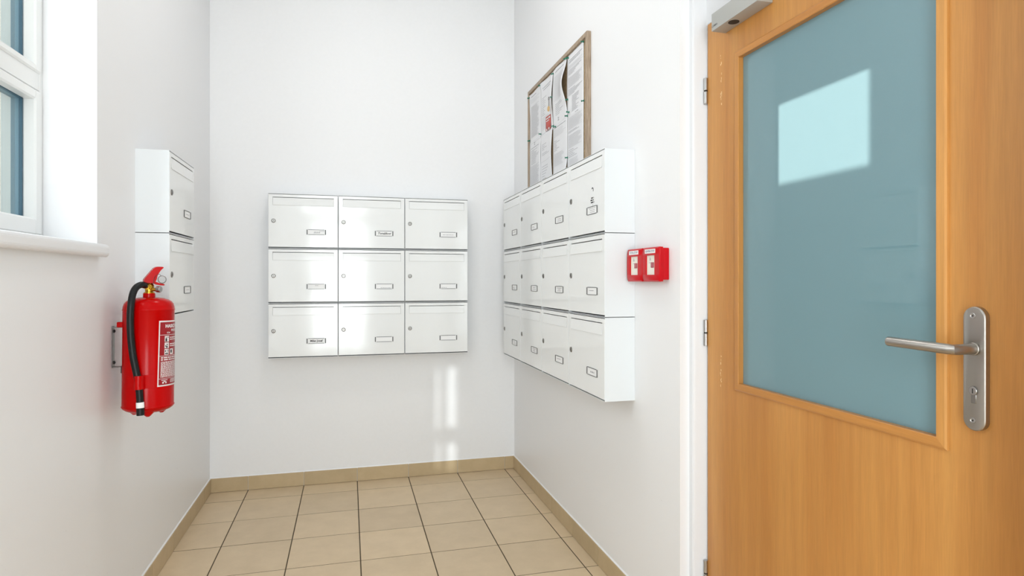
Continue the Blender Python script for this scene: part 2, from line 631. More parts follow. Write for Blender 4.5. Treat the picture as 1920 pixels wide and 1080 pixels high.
FX = -0.905                       # room side of the fixed frame
rect_frame('fixed_frame', y0 - 0.002, y1 + 0.002, 1.285, z1, 0.022, 0.022, 0.055, 0.03, FX - 0.0565, FX, 'upvc', win)
bm = box(new(), FX - 0.056, FX - 0.001, y0 + 0.018, y1 - 0.018, 1.7745, 1.832, 0.002)
obj('transom', bm, 'upvc', win, org=wo)
for nm, b0, b1, cuts in (('upper_sash', 1.826, 2.492, (0.022, 0.09)), ('lower_sash', 1.338, 1.7715, (0.05, 0.030))):
    s = rect_frame(nm, y0 + 0.018, y1 - 0.018, b0, b1, 0.040, 0.040, cuts[0], cuts[1], FX - 0.029, FX + 0.006, 'upvc', win, 0.005)
    ya, yb, za, zb = y0 + 0.0585, y1 - 0.0585, b0 + cuts[0] + 0.0005, b1 - cuts[1] - 0.0005
    g = box(new(), FX - 0.036, FX - 0.032, ya - 0.003, yb + 0.003, za - 0.003, zb + 0.003)
    obj('pane', g, 'glass', s, org=wo)
    for pn, xa, xb, m_ in (('gasket', FX - 0.0292, FX - 0.037, 'blue_dark'), ('outer_cladding', FX - 0.0372, FX - 0.047, 'blue_mid'), ('outer_rebate', FX - 0.0472, FX - 0.057, 'blue_grey')):
        obj(pn, plate_hole(new(), (y0 + 0.019, y1 - 0.019, b0 + 0.001, b1 - 0.001), (ya, yb, za, zb), (xa, xb), 'x'), m_, s, org=wo)
of = plate_hole(new(), (y0 - 0.01, y1 + 0.01, 1.26, z1 + 0.01), (y0 + 0.0585, y1 - 0.0585, 1.3885, 2.4015), (FX - 0.0573, FX - 0.082), 'x')
obj('outer_frame', of, 'outer_plaster', win, org=wo)

sl = new()
box(sl, -0.90, L + 0.002, y0 + 0.001, y1 - 0.001, 1.286, 1.316)
prof = [(-0.762, 1.2775), (-0.738, 1.2755), (-0.732, 1.279), (-0.729, 1.286), (-0.729, 1.305), (-0.732, 1.3125), (-0.739, 1.3155), (-0.762, 1.316)]
prism(sl, prof, 'y', y0 - 0.03, y1 + 0.012, 0.0015)
obj('window_sill', sl, 'sill', win, org=wo, label='white window board with a rounded nose')

# outside: far house; near house and low wall added to crop the sun patch
NX = -2.5
for nm, a0, a1, h, lab in (('neighbour_house', -2.5, 2.3580, 6.0, 'cream stuccoed house wall opposite the window, near side'),
                           ('sun_crop_wall', 2.3585, 3.3, 2.7226, 'low cream garden wall between two houses outside'),
                           ('neighbour_house', 3.304, 12.0, 6.0, 'cream stuccoed house wall seen at the edge of the window')):
    b_ = box(new(), -0.25, 0, 0, a1 - a0, 0, h + 0.5)
    o = obj(nm, b_, 'stucco')
    o.location = (NX, a0, -0.5)
    tag(o, lab, 'house' if 'house' in nm else 'garden wall')
o = obj('outside_ground', box(new(), -6, L - 0.37, -6, 12, -0.6, -0.5), 'ground')
tag(o, 'dark paved yard outside the window', kind='structure')

# ------------------------------------------------------------------ glazed entrance behind the camera
eo = Vector((0.13, F - 0.1, 0))
ent = thing('door_2', eo, 'glazed white entrance door behind the viewer', None, kind='structure')
bm = new()
plate_hole(bm, (-0.66, 0.92, 0.0, 2.82), (-0.60, 0.86, 0.03, 2.76), (F - 0.06, F - 0.12), 'y')
box(bm, -0.60, 0.86, F - 0.12, F - 0.06, 2.10, 2.16)
obj('entrance_frame', bm, 'upvc', ent, org=eo)
bm = plate_hole(new(), (-0.595, 0.855, 0.012, 2.095), (-0.50, 0.76, 0.22, 2.0), (F - 0.065, F - 0.11), 'y')
obj('entrance_leaf', bm, 'upvc', ent, org=eo)
obj('pane', box(new(), -0.505, 0.765, F - 0.09, F - 0.084, 0.21, 2.01), 'glass', ent, org=eo)
obj('pane', box(new(), -0.60, 0.86, F - 0.09, F - 0.084, 2.165, 2.755), 'glass', ent, org=eo)

# ================================================================== WOODEN DOOR (right wall)
DX = 1.095                          # room face of the leaf
DY0, DY1, DZ1 = 0.765, 1.7115, 2.009
GYA, GYB, GZA, GZB = 0.9275, 1.5435, 0.9040, 1.8485     # clear opening between the beads
do = Vector((DX, 1.238, 0))
door = thing('door_1', do, 'beech veneered door with a large frosted pane and steel lever handle', None, kind='structure')

bm = new()
prof = [(R + 0.033, DO[1] + 0.03), (R + 0.033, DO[1] - 0.018), (R + 0.036, DO[1] - 0.0225), (R + 0.04, DO[1] - 0.024), (DX + 0.012, DO[1] - 0.034),
        (DX + 0.012, DO[1] - 0.05), (R + WT - 0.02, DO[1] - 0.05), (R + WT - 0.02, DO[1] + 0.03)]
prism(bm, prof, 'z', 0, 2.14)
mid = (DO[0] + DO[1]) / 2
prism(bm, [(x, 2 * mid - y) for x, y in prof][::-1], 'z', 0, 2.14)
box(bm, DX + 0.003, R + WT - 0.021, DO[0] + 0.01, DO[1] - 0.01, DZ1 + 0.003, DO[3] + 0.03, 0.002)
box(bm, DX + 0.012, R + WT - 0.022, DO[0] + 0.01, DO[1] - 0.01, DZ1 - 0.012, DO[3] + 0.02)
obj('door_frame', bm, 'frame_white', door, org=do, label='white painted steel door frame')

bm = plate_hole(new(), (DY0, DY1, 0.008, DZ1), (GYA - 0.012, GYB + 0.012, GZA - 0.012, GZB + 0.012), (DX, DX + 0.012), 'x')
plate_hole(bm, (DY0 + 0.014, DY1 - 0.014, 0.008, DZ1 - 0.014), (GYA - 0.012, GYB + 0.012, GZA - 0.012, GZB + 0.012), (DX + 0.0121, DX + 0.04), 'x')
obj('leaf', bm, 'wood', door, org=do)

obj('glass_pane', box(new(), 1.104, 1.110, GYA - 0.010, GYB + 0.010, GZA - 0.010, GZB + 0.010), 'frosted', door, org=do,
    label='frosted blue-green glass pane')
# four mitred glazing beads
BW, BP = 0.0215, 0.008
for (ua, va, ub, vb, nu, nv, m_) in ((GYA, GZA, GYB, GZA, 0, -1, 'wood_h'), (GYB, GZB, GYA, GZB, 0, 1, 'wood_h'),
                                     (GYB, GZA, GYB, GZB, 1, 0, 'wood'), (GYA, GZB, GYA, GZA, -1, 0, 'wood')):
    bm = new()
    du, dv = (1 if ub > ua else -1 if ub < ua else 0), (1 if vb > va else -1 if vb < va else 0)
    # cross-section: (offset outwards, x)
    sec = [(0, 1.1035), (0, DX - BP + 0.0015), (0.0015, DX - BP), (BW - 0.004, DX - BP + 0.0005), (BW, DX - BP + 0.003), (BW, DX + 0.0005), (0.010, DX + 0.0005), (0.010, 1.1035)]
    ends = []
    for (u, v, s) in ((ua, va, -1), (ub, vb, 1)):
        ends.append([bm.verts.new((x, u + nu * o_ + s * du * o_, v + nv * o_ + s * dv * o_)) for o_, x in sec])
    n_ = len(sec)
    for i in range(n_):
        j = (i + 1) % n_
        bm.faces.new((ends[0][i], ends[0][j], ends[1][j], ends[1][i]))
    bm.faces.new(ends[0]); bm.faces.new(ends[1][::-1])
    obj('glazing_bead', bm, m_, door, org=do)

# pale scuffs down the hinge-side stile
bm = new()
rng = random.Random(21)
for z_lo, z_hi, n_ in ((1.735, 1.900, 16), (0.875, 0.985, 11)):
    for i in range(n_):
        z = rng.uniform(z_lo, z_hi); y = 1.640 + rng.uniform(-0.003, 0.003); hh = rng.uniform(0.002, 0.008); ww = rng.uniform(0.0006, 0.0018)
        mapped_quad(bm, lambda u, v: (DX - 0.0003, u, v), y - ww, y + ww, z - hh / 2, z + hh / 2)
obj('scuff_marks', bm, mat('pale_scuff', srgb(232, 200, 152), 0.6), door, org=do)

# hinges
for hz in (1.801, 1.037, 0.277):
    bm = new()
    cyl(bm, (DX - 0.0045, DY1 + 0.0045, hz - 0.041), (DX - 0.0045, DY1 + 0.0045, hz - 0.002), 0.0068, 16, bev=0.001)
    cyl(bm, (DX - 0.0045, DY1 + 0.0045, hz + 0.002), (DX - 0.0045, DY1 + 0.0045, hz + 0.041), 0.0068, 16, bev=0.001)
    h = obj('hinge', bm, 'bright_steel', door, True, do)
    bm = cyl(new(), (DX - 0.0045, DY1 + 0.0045, hz - 0.0022), (DX - 0.0045, DY1 + 0.0045, hz + 0.0022), 0.0055, 12)
    obj('hinge_ring', bm, 'dark', h, False, do)

# escutcheon plate, lever, lock cylinder
PY, PZ0, PZ1, PT = 0.8505, 0.9335, 1.1565, 0.011
bm = new()
pts = []
hw = 0.0205
for k in range(17):
    a = PI * k / 16
    pts.append((PY + hw * math.cos(a), PZ1 - hw + hw * math.sin(a)))
for k in range(17):
    a = PI + PI * k / 16
    pts.append((PY + hw * math.cos(a), PZ0 + hw + hw * math.sin(a)))
t_ = new()
A = [t_.verts.new((DX, y, z)) for y, z in pts]
C = [t_.verts.new((DX - PT + 0.0015, y, z)) for y, z in pts]
cy_, cz_ = PY, (PZ0 + PZ1) / 2
D_ = [t_.verts.new((DX - PT, PY + (y - PY) * (1 - 0.0016 / hw), z + (-0.0016 if z > cz_ else 0.0016) * (1 if abs(z - cz_) > (PZ1 - PZ0) / 2 - hw else 0))) for y, z in pts]
for i in range(len(pts)):
    j = (i + 1) % len(pts)
    t_.faces.new((A[i], A[j], C[j], C[i])); t_.faces.new((C[i], C[j], D_[j], D_[i]))
t_.faces.new(D_); t_.faces.new(A)
merge(bm, t_)
esc = obj('escutcheon', bm, 'steel', door, True, do, 'brushed steel escutcheon plate with rounded ends')
for sz in (PZ1 - 0.0165, PZ0 + 0.0185):
    bm = lathe(new(), [(0.0052, 0.0002), (0.0052, 0.0010), (0.0040, 0.0012), (0.0032, 0.0004), (0.0, 0.0004)], 20, (DX - PT, PY + 0.0015, sz), (-1, 0, 0))
    obj('screw', bm, 'bright_steel', esc, True, do)
    obj('screw_socket', cyl(new(), (DX - PT - 0.0003, PY + 0.0015, sz), (DX - PT - 0.0006, PY + 0.0015, sz), 0.0017, 6), 'dark', esc, False, do)
bm = new()
cyl(bm, (DX - PT - 0.0012, PY, 1.0055), (DX - PT + 0.004, PY, 1.0055), 0.0085, 24)
box(bm, DX - PT - 0.0011, DX - PT + 0.004, PY - 0.0050, PY + 0.0050, 0.983, 1.004, 0.0008)
lk = obj('lock_cylinder', bm, 'brass_nickel' if 'brass_nickel' in M else 'chrome', door, True, do)
bm = cyl(new(), (DX - PT - 0.0028, PY, 1.0055), (DX - PT - 0.001, PY, 1.0055), 0.0072, 24, bev=0.0006)
obj('plug', bm, 'bright_steel', lk, True, do)
bm = box(new(), DX - PT - 0.0031, DX - PT - 0.0027, PY - 0.0009, PY + 0.0009, 1.0010, 1.0095)
obj('keyhole', bm, 'dark', lk, False, do)
LX, LZ, LR = 1.0385, 1.0805, 0.0095
path = [(DX - PT + 0.002, PY, LZ), (LX + 0.0080, PY, LZ), (LX + 0.0012, PY + 0.0012, LZ), (LX, PY + 0.0080, LZ), (LX, PY + 0.1355, LZ + 0.002)]
bm = tube(new(), path, LR, 24)
lev = obj('lever', bm, 'steel', door, True, do, 'round bar steel lever bent at a right angle')
obj('lever_end', lathe(new(), [(LR, 0), (LR - 0.0006, 0.0015), (LR - 0.0022, 0.0026), (0, 0.003)], 24, path[-1], (0, 1, 0.015)), 'steel', lev, True, do)
obj('lever_collar', cyl(new(), (DX - PT - 0.0035, PY, LZ), (DX - PT, PY, LZ), 0.0115, 28, bev=0.0008), 'steel', lev, True, do)

# overhead closer on the leaf
CYA, CYB, CX, CZ0, CZ1 = 1.4035, 1.6165, 1.0465, 1.9455, 1.9975
bm = box(new(), CX, DX - 0.0005, CYA, CYB, CZ0, CZ1, 0.0018, 2)
clo = obj('door_closer', bm, 'closer', door, True, do, 'silver-grey overhead door closer at the hinge side')
obj('valve_cap', cyl(new(), (1.0685, 1.5385, CZ0 + 0.004), (1.0685, 1.5385, CZ0 - 0.0008), 0.0155, 28), 'dark', clo, True, do)
obj('spindle', cyl(new(), (1.0685, 1.5385, CZ1 - 0.002), (1.0685, 1.5385, CZ1 + 0.022), 0.008, 20), 'bright_steel', clo, True, do)
bm = new()
prism(bm, [(1.058, 1.548), (1.078, 1.548), (1.036, 1.33), (1.020, 1.33)], 'z', CZ1 + 0.016, CZ1 + 0.021)
prism(bm, [(1.020, 1.345), (1.036, 1.345), (1.058, 1.12), (1.044, 1.12)], 'z', CZ1 + 0.0215, CZ1 + 0.0265)
obj('closer_arm', bm, 'closer', clo, False, do)
bm = new()
add_text(bm, text_shape('COBRA', 0.0085, 0.15), lambda u, v: (CX - 0.0004, 1.6005 - u, CZ0 + 0.0125 + v))
obj('maker_print', bm, 'ink', clo, False, do)

# ================================================================== MAILBOXES
BWD, BHT, BDP = 0.3790, 0.3097, 0.1200


def make_mailbox():
    g = 0.0013
    w, h, d = BWD - 2 * g, BHT - 0.0025, BDP
    x0, x1 = g, g + w
    root = thing('mailbox', (0, 0, 0), '', 'mailbox', 'white apartment mailboxes')
    s = 0.0016
    bm = new()
    box(bm, x0, x0 + s, 0, d, 0, h, 0.0005)
    box(bm, x1 - s, x1, 0, d, 0, h, 0.0005)
    box(bm, x0 + s, x1 - s, -0.0015, d, h - s, h)
    box(bm, x0 + s, x1 - s, 0.0, d, 0, s)
    box(bm, x0 + s, x1 - s, d - s, d, s, h - s)
    obj('body', bm, 'mailbox_shell', root)
    fx0, fx1, fz1, fz0 = 0.0255, BWD - 0.0235, h - 0.0195, h - 0.0645
    bm = plate_hole(new(), (x0 + 0.0021, x1 - 0.0021, 0.0068, h - 0.0044), (fx0, fx1, fz0, fz1), (-0.0012, 0.0045), 'y')
    obj('mailbox_door', bm, 'mailbox', root)
    # flap: closed letter flap, hinged at the top, lower edge standing slightly proud
    bm = new()
    a = [(0.0002, fz1 - 0.0032), (-0.0034, fz0 - 0.0006), (-0.0020, fz0 - 0.0013), (0.0020, fz1 - 0.0032)]
    prism(bm, a, 'x', fx0 + 0.0010, fx1 - 0.0010)
    obj('flap', bm, 'mailbox', root)
    lx, lz = 0.0300, h - 0.1535
    bm = lathe(new(), [(0.0115, 0.0), (0.0115, 0.0016), (0.0100, 0.0030), (0.0086, 0.0032), (0.0080, 0.0018), (0.0076, 0.0018), (0.0074, 0.0036), (0.0, 0.0036)],
               28, (lx, -0.0012, lz), (0, -1, 0))
    lo = obj('lock', bm, 'chrome', root, True)
    obj('keyhole', box(new(), lx - 0.0009, lx + 0.0009, -0.0054, -0.0046, lz - 0.0042, lz + 0.0042), 'dark', lo)
    nx0, nx1, nz1, nz0 = 0.2065, 0.3120, h - 0.1990, h - 0.2295
    bm = new()
    e = -0.0012
    box(bm, nx0, nx0 + 0.0052, e - 0.0022, e, nz0 + 0.001, nz1 - 0.001, 0.0003)
    box(bm, nx1 - 0.0052, nx1, e - 0.0022, e, nz0 + 0.001, nz1 - 0.001, 0.0003)
    box(bm, nx0 + 0.0085, nx1 - 0.0085, e - 0.0018, e, nz1 - 0.0024, nz1)
    box(bm, nx0 + 0.0085, nx1 - 0.0085, e - 0.0018, e, nz0, nz0 + 0.0022)
    pl = obj('nameplate', bm, 'slot_metal', root, label='dark framed name slot with a white card')
    obj('name_card', box(new(), nx0 + 0.0064, nx1 - 0.0064, e - 0.0008, e, nz0 + 0.0002, nz1 - 0.0002), 'card', pl)
    return root


NPX, NPZ, NPY = (0.2065 + 0.3120) / 2, (BHT - 0.0025) - 0.21425, -0.0012 - 0.0009
proto = make_mailbox()
used = [False]
pending = []


def mailbox(loc, rz, label, write=None, seed=0):
    if not used[0]:
        o = proto; used[0] = True
    else:
        o = copy_tree(proto)
    o.location = loc
    o.rotation_euler = (0, 0, rz)
    o['label'] = label
    pending.append((o, write, seed))
    return o


def letter(o, write, seed):
    plate = [c for c in o.children if c.name.split('.')[0] == 'nameplate'][0]
    rng = random.Random(seed)
    bm = new()
    f = lambda u, v: (NPX + u, NPY, NPZ + v)
    ink = 'ink_grey'
    if isinstance(write, tuple):
        add_text(bm, text_shape(*write), f)
        ink = 'ink'
    elif write:
        for (u0, u1, v, hh) in write:
            for q in scribble(rng, u0, u1, v, hh):
                mapped_quad(bm, f, *q)
    if len(bm.faces):
        obj('lettering', bm, ink, plate)
    else:
        bm.free()


ROWS = ('top', 'middle', 'bottom')
COLS = ('left', 'middle', 'right')
BX0, BYF, BZT = -0.4388, 3.6662, 1.6922
writes = {(0, 0): [(-0.012, 0.022, 0.001, 0.0028), (-0.014, 0.020, -0.004, 0.0028), (0.018, 0.044, 0.006, 0.0025)],
          (0, 1): ('Tomáškovi', 0.0172, 0.40, 0.00045), (0, 2): [(-0.034, 0.034, -0.001, 0.003)],
          (1, 0): [(-0.006, 0.012, 0.005, 0.0022)], (1, 1): [(-0.02, 0.042, -0.0085, 0.0028)],
          (1, 2): [(-0.042, -0.008, -0.008, 0.0026)], (2, 0): ('Milan Josef', 0.0155, 0.0, 0.0005), (2, 1): None, (2, 2): None}
for r in range(3):
    for c in range(3):
        extra = {(0, 1): ', name in bold script', (2, 0): ', bold printed name'}.get((r, c), '')
        mailbox((BX0 + c * BWD, BYF, BZT - (r + 1) * BHT), 0,
                'white mailbox on the back wall, %s row, %s column%s' % (ROWS[r], COLS[c], extra), writes[(r, c)], 10 * r + c)
# front plane, far edge and top of the right wall bank
RXF, RY0, RZT = 0.9022, 3.5886, 1.6877
where = ('beside the back corner', 'second from the back corner', 'third from the back corner', 'nearest the door')
right_boxes = {}
for r in range(3):
    for c in range(4):
        wr_ = [[(-0.03, 0.02, 0.002, 0.003)], [(-0.034, 0.0, 0.0, 0.0026), (-0.03, 0.01, -0.006, 0.0022)],
               [(-0.02, 0.024, 0.003, 0.0028), (-0.026, 0.028, -0.005, 0.0028)],
               [(-0.026, 0.03, 0.006, 0.0026), (-0.018, 0.018, 0.0, 0.0026), (-0.022, 0.022, -0.006, 0.0026)]][(c + r) % 4]
        if (r, c) == (0, 3):
            wr_ = [(-0.03, 0.034, 0.0075, 0.0026), (-0.022, 0.026, 0.0005, 0.0026), (-0.02, 0.026, -0.0065, 0.0026)]
        if (r, c) == (2, 3):
            wr_ = [(-0.016, 0.022, -0.001, 0.006)]
        extra = ', with a no-advertising sticker' if (r, c) == (0, 3) else ''
        right_boxes[(r, c)] = mailbox((RXF, RY0 - c * 0.3791, RZT - (r + 1) * BHT), -PI / 2,
                                      'white mailbox on the right wall, %s row, %s%s' % (ROWS[r], where[c], extra), wr_, 100 + 10 * r + c)
LXF, LY0, LZT = -0.6431, 2.5320, 1.6899
for r in range(2):
    mailbox((LXF - 0.0035, LY0, LZT - (r + 1) * BHT), PI / 2,
            'white mailbox on the left wall, %s of two %s' % (('upper', 'above the fire extinguisher') if r == 0 else ('lower', 'behind the fire extinguisher')),
            [(-0.02, 0.03, 0.0, 0.002)], 200 + r)

for a_ in pending:
    letter(*a_)

# the sticker on the nearest top box of the right wall: an arc mark and three printed lines
sb = right_boxes[(0, 3)]
bm = new()
sx, sz, sy = 0.263, 0.170, -0.0016
rng = random.Random(5)
for k in range(10):
    a0, a1 = math.radians(-40 + 19 * k), math.radians(-40 + 19 * (k + 1))
    ro, ri = 0.0105, 0.0058
    q = [(sx + ro * math.cos(a0), sz + ro * math.sin(a0)), (sx + ro * math.cos(a1), sz + ro * math.sin(a1)),
         (sx + ri * math.cos(a1), sz + ri * math.sin(a1)), (sx + ri * math.cos(a0), sz + ri * math.sin(a0))]
    bm.faces.new([bm.verts.new((x, sy, z)) for x, z in q])
for dz, w in ((-0.030, 0.013), (-0.0385, 0.019), (-0.047, 0.016)):
    for q in scribble(rng, sx - w, sx + w, sz + dz, 0.0050):
        mapped_quad(bm, lambda u, v: (u, sy, v), *q)
mapped_quad(bm, lambda u, v: (u, sy, v), sx + 0.004, sx + 0.0055, sz - 0.071, sz - 0.054)
obj('sticker_print', bm, 'ink', sb, label='small black sticker print above the name slot')

# ================================================================== NOTICE BOARD
NBY0, NBY1, NBZ0, NBZ1, NBX = 2.497, 3.412, 1.694, 2.292, 1.0223
no = Vector((NBX, (NBY0 + NBY1) / 2, NBZ0))
nb = thing('notice_board', no, 'cork notice board in a grey-brown wooden frame above the right mailboxes', 'notice board')
obj('cork_panel', box(new(), NBX - 0.012, NBX - 0.0005, NBY0 + 0.006, NBY1 - 0.006, NBZ0 + 0.006, NBZ1 - 0.006), 'cork', nb, org=no)
fw_, fd = 0.021, 0.0215
for (a0, a1, b0, b1) in ((NBY0, NBY0 + fw_, NBZ0, NBZ1), (NBY1 - fw_, NBY1, NBZ0, NBZ1)):
    obj('frame_bar', box(new(), NBX - fd, NBX, a0, a1, b0, b1, 0.004, 2), 'board_wood', nb, True, no)
for (b0, b1) in ((NBZ0, NBZ0 + fw_), (NBZ1 - fw_, NBZ1)):
    obj('frame_bar', box(new(), NBX - fd + 0.0003, NBX, NBY0 + fw_ - 0.004, NBY1 - fw_ + 0.004, b0, b1, 0.004, 2), 'board_wood', nb, True, no)

PX = NBX - 0.0135                      # plane of the pinned sheets
PW, PH = 0.2085, 0.292


def sheet(yc, ztop, curl, label, style, seed, dx=0.0):
    PH = 0.292 if ztop > 2.1 else 0.268
    """A4 sheet; u runs from the far edge (0) to the near edge (1), v from top (0) to bottom (1)"""
    rng = random.Random(seed)
    def f(u, v, off=0.0):
        lift = 0.0
        for (uc, vc, su, sv, amp) in curl:
            lift += amp * math.exp(-((u - uc) / su) ** 2 - ((v - vc) / sv) ** 2)
        return Vector((PX - dx - lift - off, yc + PW / 2 - u * PW, ztop - v * PH))
    org = Vector((PX, yc, ztop - PH))
    root = thing('paper_sheet', org, label, 'paper', 'sheets pinned to the notice board')
    bm = new()
    mapped_quad(bm, lambda u, v: f(u, v, 0.0), 0, 1, 0, 1, 12, 16)
    o = obj('page', bm, 'paper', root, True, org)
    so = o.modifiers.new('thickness', 'SOLIDIFY'); so.thickness = 0.0003; so.offset = 0
    dark, pale = new(), new()
    def line(bm_, u0, u1, v, h):
        for (a, b, c, d) in scribble(rng, u0, u1, v, h):
            mapped_quad(bm_, lambda u, v_: f(u, v_, 0.0007), a, b, c, d, 2, 1)
    for (kind, v0, v1, u0, u1, step) in style:
        if kind == 'para':
            v = v0
            while v < v1:
                line(pale, u0, u0 + (u1 - u0) * rng.uniform(0.72, 1.0), v, 0.0075)
                v += step
        elif kind == 'list':
            v = v0
            while v < v1:
                line(dark, u0, u0 + (u1 - u0) * rng.uniform(0.35, 1.0), v, 0.009)
                v += step
        elif kind == 'head':
            line(dark, u0, u1, v0, 0.014)
        elif kind == 'rule':
            mapped_quad(dark, lambda u, v_: f(u, v_, 0.0007), u0, u1, v0, v0 + 0.003, 8, 1)
        elif kind == 'emblem':
            for i in range(3):
                for j in range(3):
                    if (i + j) % 2 == 0 or i == 1:
                        mapped_quad(dark, lambda u, v_: f(u, v_, 0.0007), u0 + i * 0.03, u0 + i * 0.03 + 0.026, v0 + j * 0.02, v0 + j * 0.02 + 0.017)
        elif kind == 'block':
            mapped_quad(pale, lambda u, v_: f(u, v_, 0.0006), u0, u1, v0, v1, 6, 6)
    for bm_, m_, nm in ((dark, 'print', 'printed_headings'), (pale, 'print_light', 'printed_text')):
        if len(bm_.faces):
            obj(nm, bm_, m_, root, False, org)
        else:
            bm_.free()
    return root


yc = [3.285, 3.078, 2.867, 2.656]
zt, zb_ = 2.266, 1.990
sheet(yc[0], zt - 0.003, [(0.0, 0.0, 0.2, 0.3, 0.004), (0.75, 0.0, 0.35, 0.05, 0.004)], 'farthest upper sheet on the notice board, with a grey block of text',
      [('head', 0.06, 0, 0.15, 0.6, 0), ('para', 0.12, 0.2, 0.1, 0.9, 0.03), ('para', 0.26, 0.86, 0.14, 0.86, 0.0145)], 1)
sheet(yc[1], zt, [(1.0, 0.45, 0.3, 0.3, 0.010), (0.1, 0.0, 0.25, 0.10, 0.006)], 'second upper sheet from the back corner, under the key',
      [('head', 0.12, 0, 0.2, 0.85, 0), ('head', 0.16, 0, 0.25, 0.8, 0), ('list', 0.30, 0.62, 0.12, 0.5, 0.035), ('para', 0.66, 0.9, 0.1, 0.85, 0.022)], 2, 0.0006)
sheet(yc[2], zt, [(1.0, 0.42, 0.42, 0.27, 0.030), (0.0, 0.5, 0.25, 0.3, 0.006), (0.35, 0.0, 0.3, 0.08, 0.006)], 'third upper sheet, its edge curling away from the board',
      [('head', 0.06, 0, 0.2, 0.8, 0), ('para', 0.13, 0.56, 0.12, 0.88, 0.02), ('list', 0.62, 0.82, 0.2, 0.8, 0.03), ('emblem', 0.86, 0, 0.35, 0, 0)], 3)
sheet(yc[3], zt + 0.002, [(0.0, 0.5, 0.2, 0.3, 0.003)], 'nearest upper sheet on the notice board, with dense paragraphs',
      [('head', 0.10, 0, 0.12, 0.92, 0), ('head', 0.13, 0, 0.12, 0.8, 0), ('para', 0.19, 0.24, 0.1, 0.95, 0.02), ('list', 0.26, 0.34, 0.1, 0.95, 0.022),
       ('para', 0.38, 0.54, 0.1, 0.92, 0.015), ('list', 0.57, 0.66, 0.1, 0.95, 0.022), ('list', 0.70, 0.96, 0.3, 0.75, 0.022)], 4, 0.0005)
sheet(yc[0], zb_, [(0.9, 0.4, 0.2, 0.3, 0.003)], 'farthest lower sheet, with a small emblem in its heading',
      [('emblem', 0.05, 0, 0.42, 0, 0), ('rule', 0.04, 0, 0.05, 0.95, 0), ('head', 0.15, 0, 0.15, 0.85, 0), ('list', 0.20, 0.50, 0.15, 0.9, 0.028), ('para', 0.53, 0.95, 0.1, 0.9, 0.016)], 5, 0.001)
sheet(yc[1] + 0.004, zb_ - 0.002, [(1.0, 0.5, 0.3, 0.4, 0.009)], 'second lower sheet, with short lines of widely spaced text',
      [('list', 0.22, 0.36, 0.15, 0.55, 0.035), ('list', 0.40, 0.46, 0.15, 0.9, 0.03), ('rule', 0.56, 0, 0.1, 0.95, 0), ('list', 0.66, 0.92, 0.15, 0.7, 0.05)], 6, 0.0016)
sheet(yc[2], zb_ - 0.006, [(0.9, 1.0, 0.2, 0.15, 0.012)], 'third lower sheet, its bottom corner lifting off the board',
      [('head', 0.05, 0, 0.1, 0.9, 0), ('para', 0.10, 0.24, 0.1, 0.9, 0.024), ('list', 0.30, 0.5, 0.1, 0.5, 0.03), ('para', 0.55, 0.78, 0.1, 0.8, 0.02)], 7, 0.001)
sheet(yc[3], zb_ + 0.002, [], 'nearest lower sheet on the notice board, filled with grey text',
      [('head', 0.05, 0, 0.5, 0.7, 0), ('para', 0.09, 0.30, 0.08, 0.94, 0.0155), ('list', 0.33, 0.37, 0.08, 0.94, 0.02), ('para', 0.40, 0.62, 0.08, 0.94, 0.0155),
       ('list', 0.66, 0.8, 0.1, 0.9, 0.03), ('para', 0.83, 0.95, 0.1, 0.8, 0.018)], 8, 0.001)

# small red flyer
fo = Vector((PX - 0.0035, 3.045, 1.985))
fl = thing('flyer', fo, 'small red and white flyer pinned between two sheets', 'flyer')
bm = mapped_quad(new(), lambda u, v: (PX - 0.0035 - 0.003 * u, 3.085 - 0.088 * u, 2.062 - 0.075 * v - 0.004 * u), 0, 1, 0, 1, 4, 1)
o = obj('page', bm, 'red_print', fl, True, fo)
o.modifiers.new('thickness', 'SOLIDIFY').thickness = 0.0003
bm = new()
for (u0, u1, v0, v1) in ((0.1, 0.55, 0.12, 0.2), (0.1, 0.75, 0.3, 0.36), (0.62, 0.95, 0.1, 0.22), (0.15, 0.35, 0.86, 1.0), (0.6, 0.8, 0.84, 1.0)):
    mapped_quad(bm, lambda u, v: (PX - 0.0042 - 0.003 * u, 3.085 - 0.088 * u, 2.062 - 0.075 * v - 0.004 * u), u0, u1, v0, v1)
obj('flyer_print', bm, 'paper', fl, False, fo)

# key on a ring with a round wooden tag
ko = Vector((PX - 0.006, 2.983, 2.068))
ky = thing('key_bundle', ko, 'key on a dark ring with a round wooden tag, hung on the notice board', 'key')
kx = PX - 0.020
bm = tube(new(), [(kx, 2.983 + 0.008 * math.cos(2 * PI * k / 20), 2.132 + 0.008 * math.sin(2 * PI * k / 20)) for k in range(20)], 0.0012, 8, True)
obj('key_ring', bm, 'dark', ky, True, ko)
bm = box(new(), kx - 0.0012, kx + 0.0012, 2.979, 2.987, 2.092, 2.126, 0.0006)
box(bm, kx - 0.001, kx + 0.001, 2.984, 2.990, 2.094, 2.099)
box(bm, kx - 0.001, kx + 0.001, 2.984, 2.989, 2.103, 2.107)
obj('key_blade', bm, 'chrome', ky, True, ko)
obj('round_tag', cyl(new(), (kx - 0.004, 2.985, 2.080), (kx + 0.001, 2.985, 2.080), 0.0135, 28, bev=0.001), 'yellow_tag', ky, True, ko)

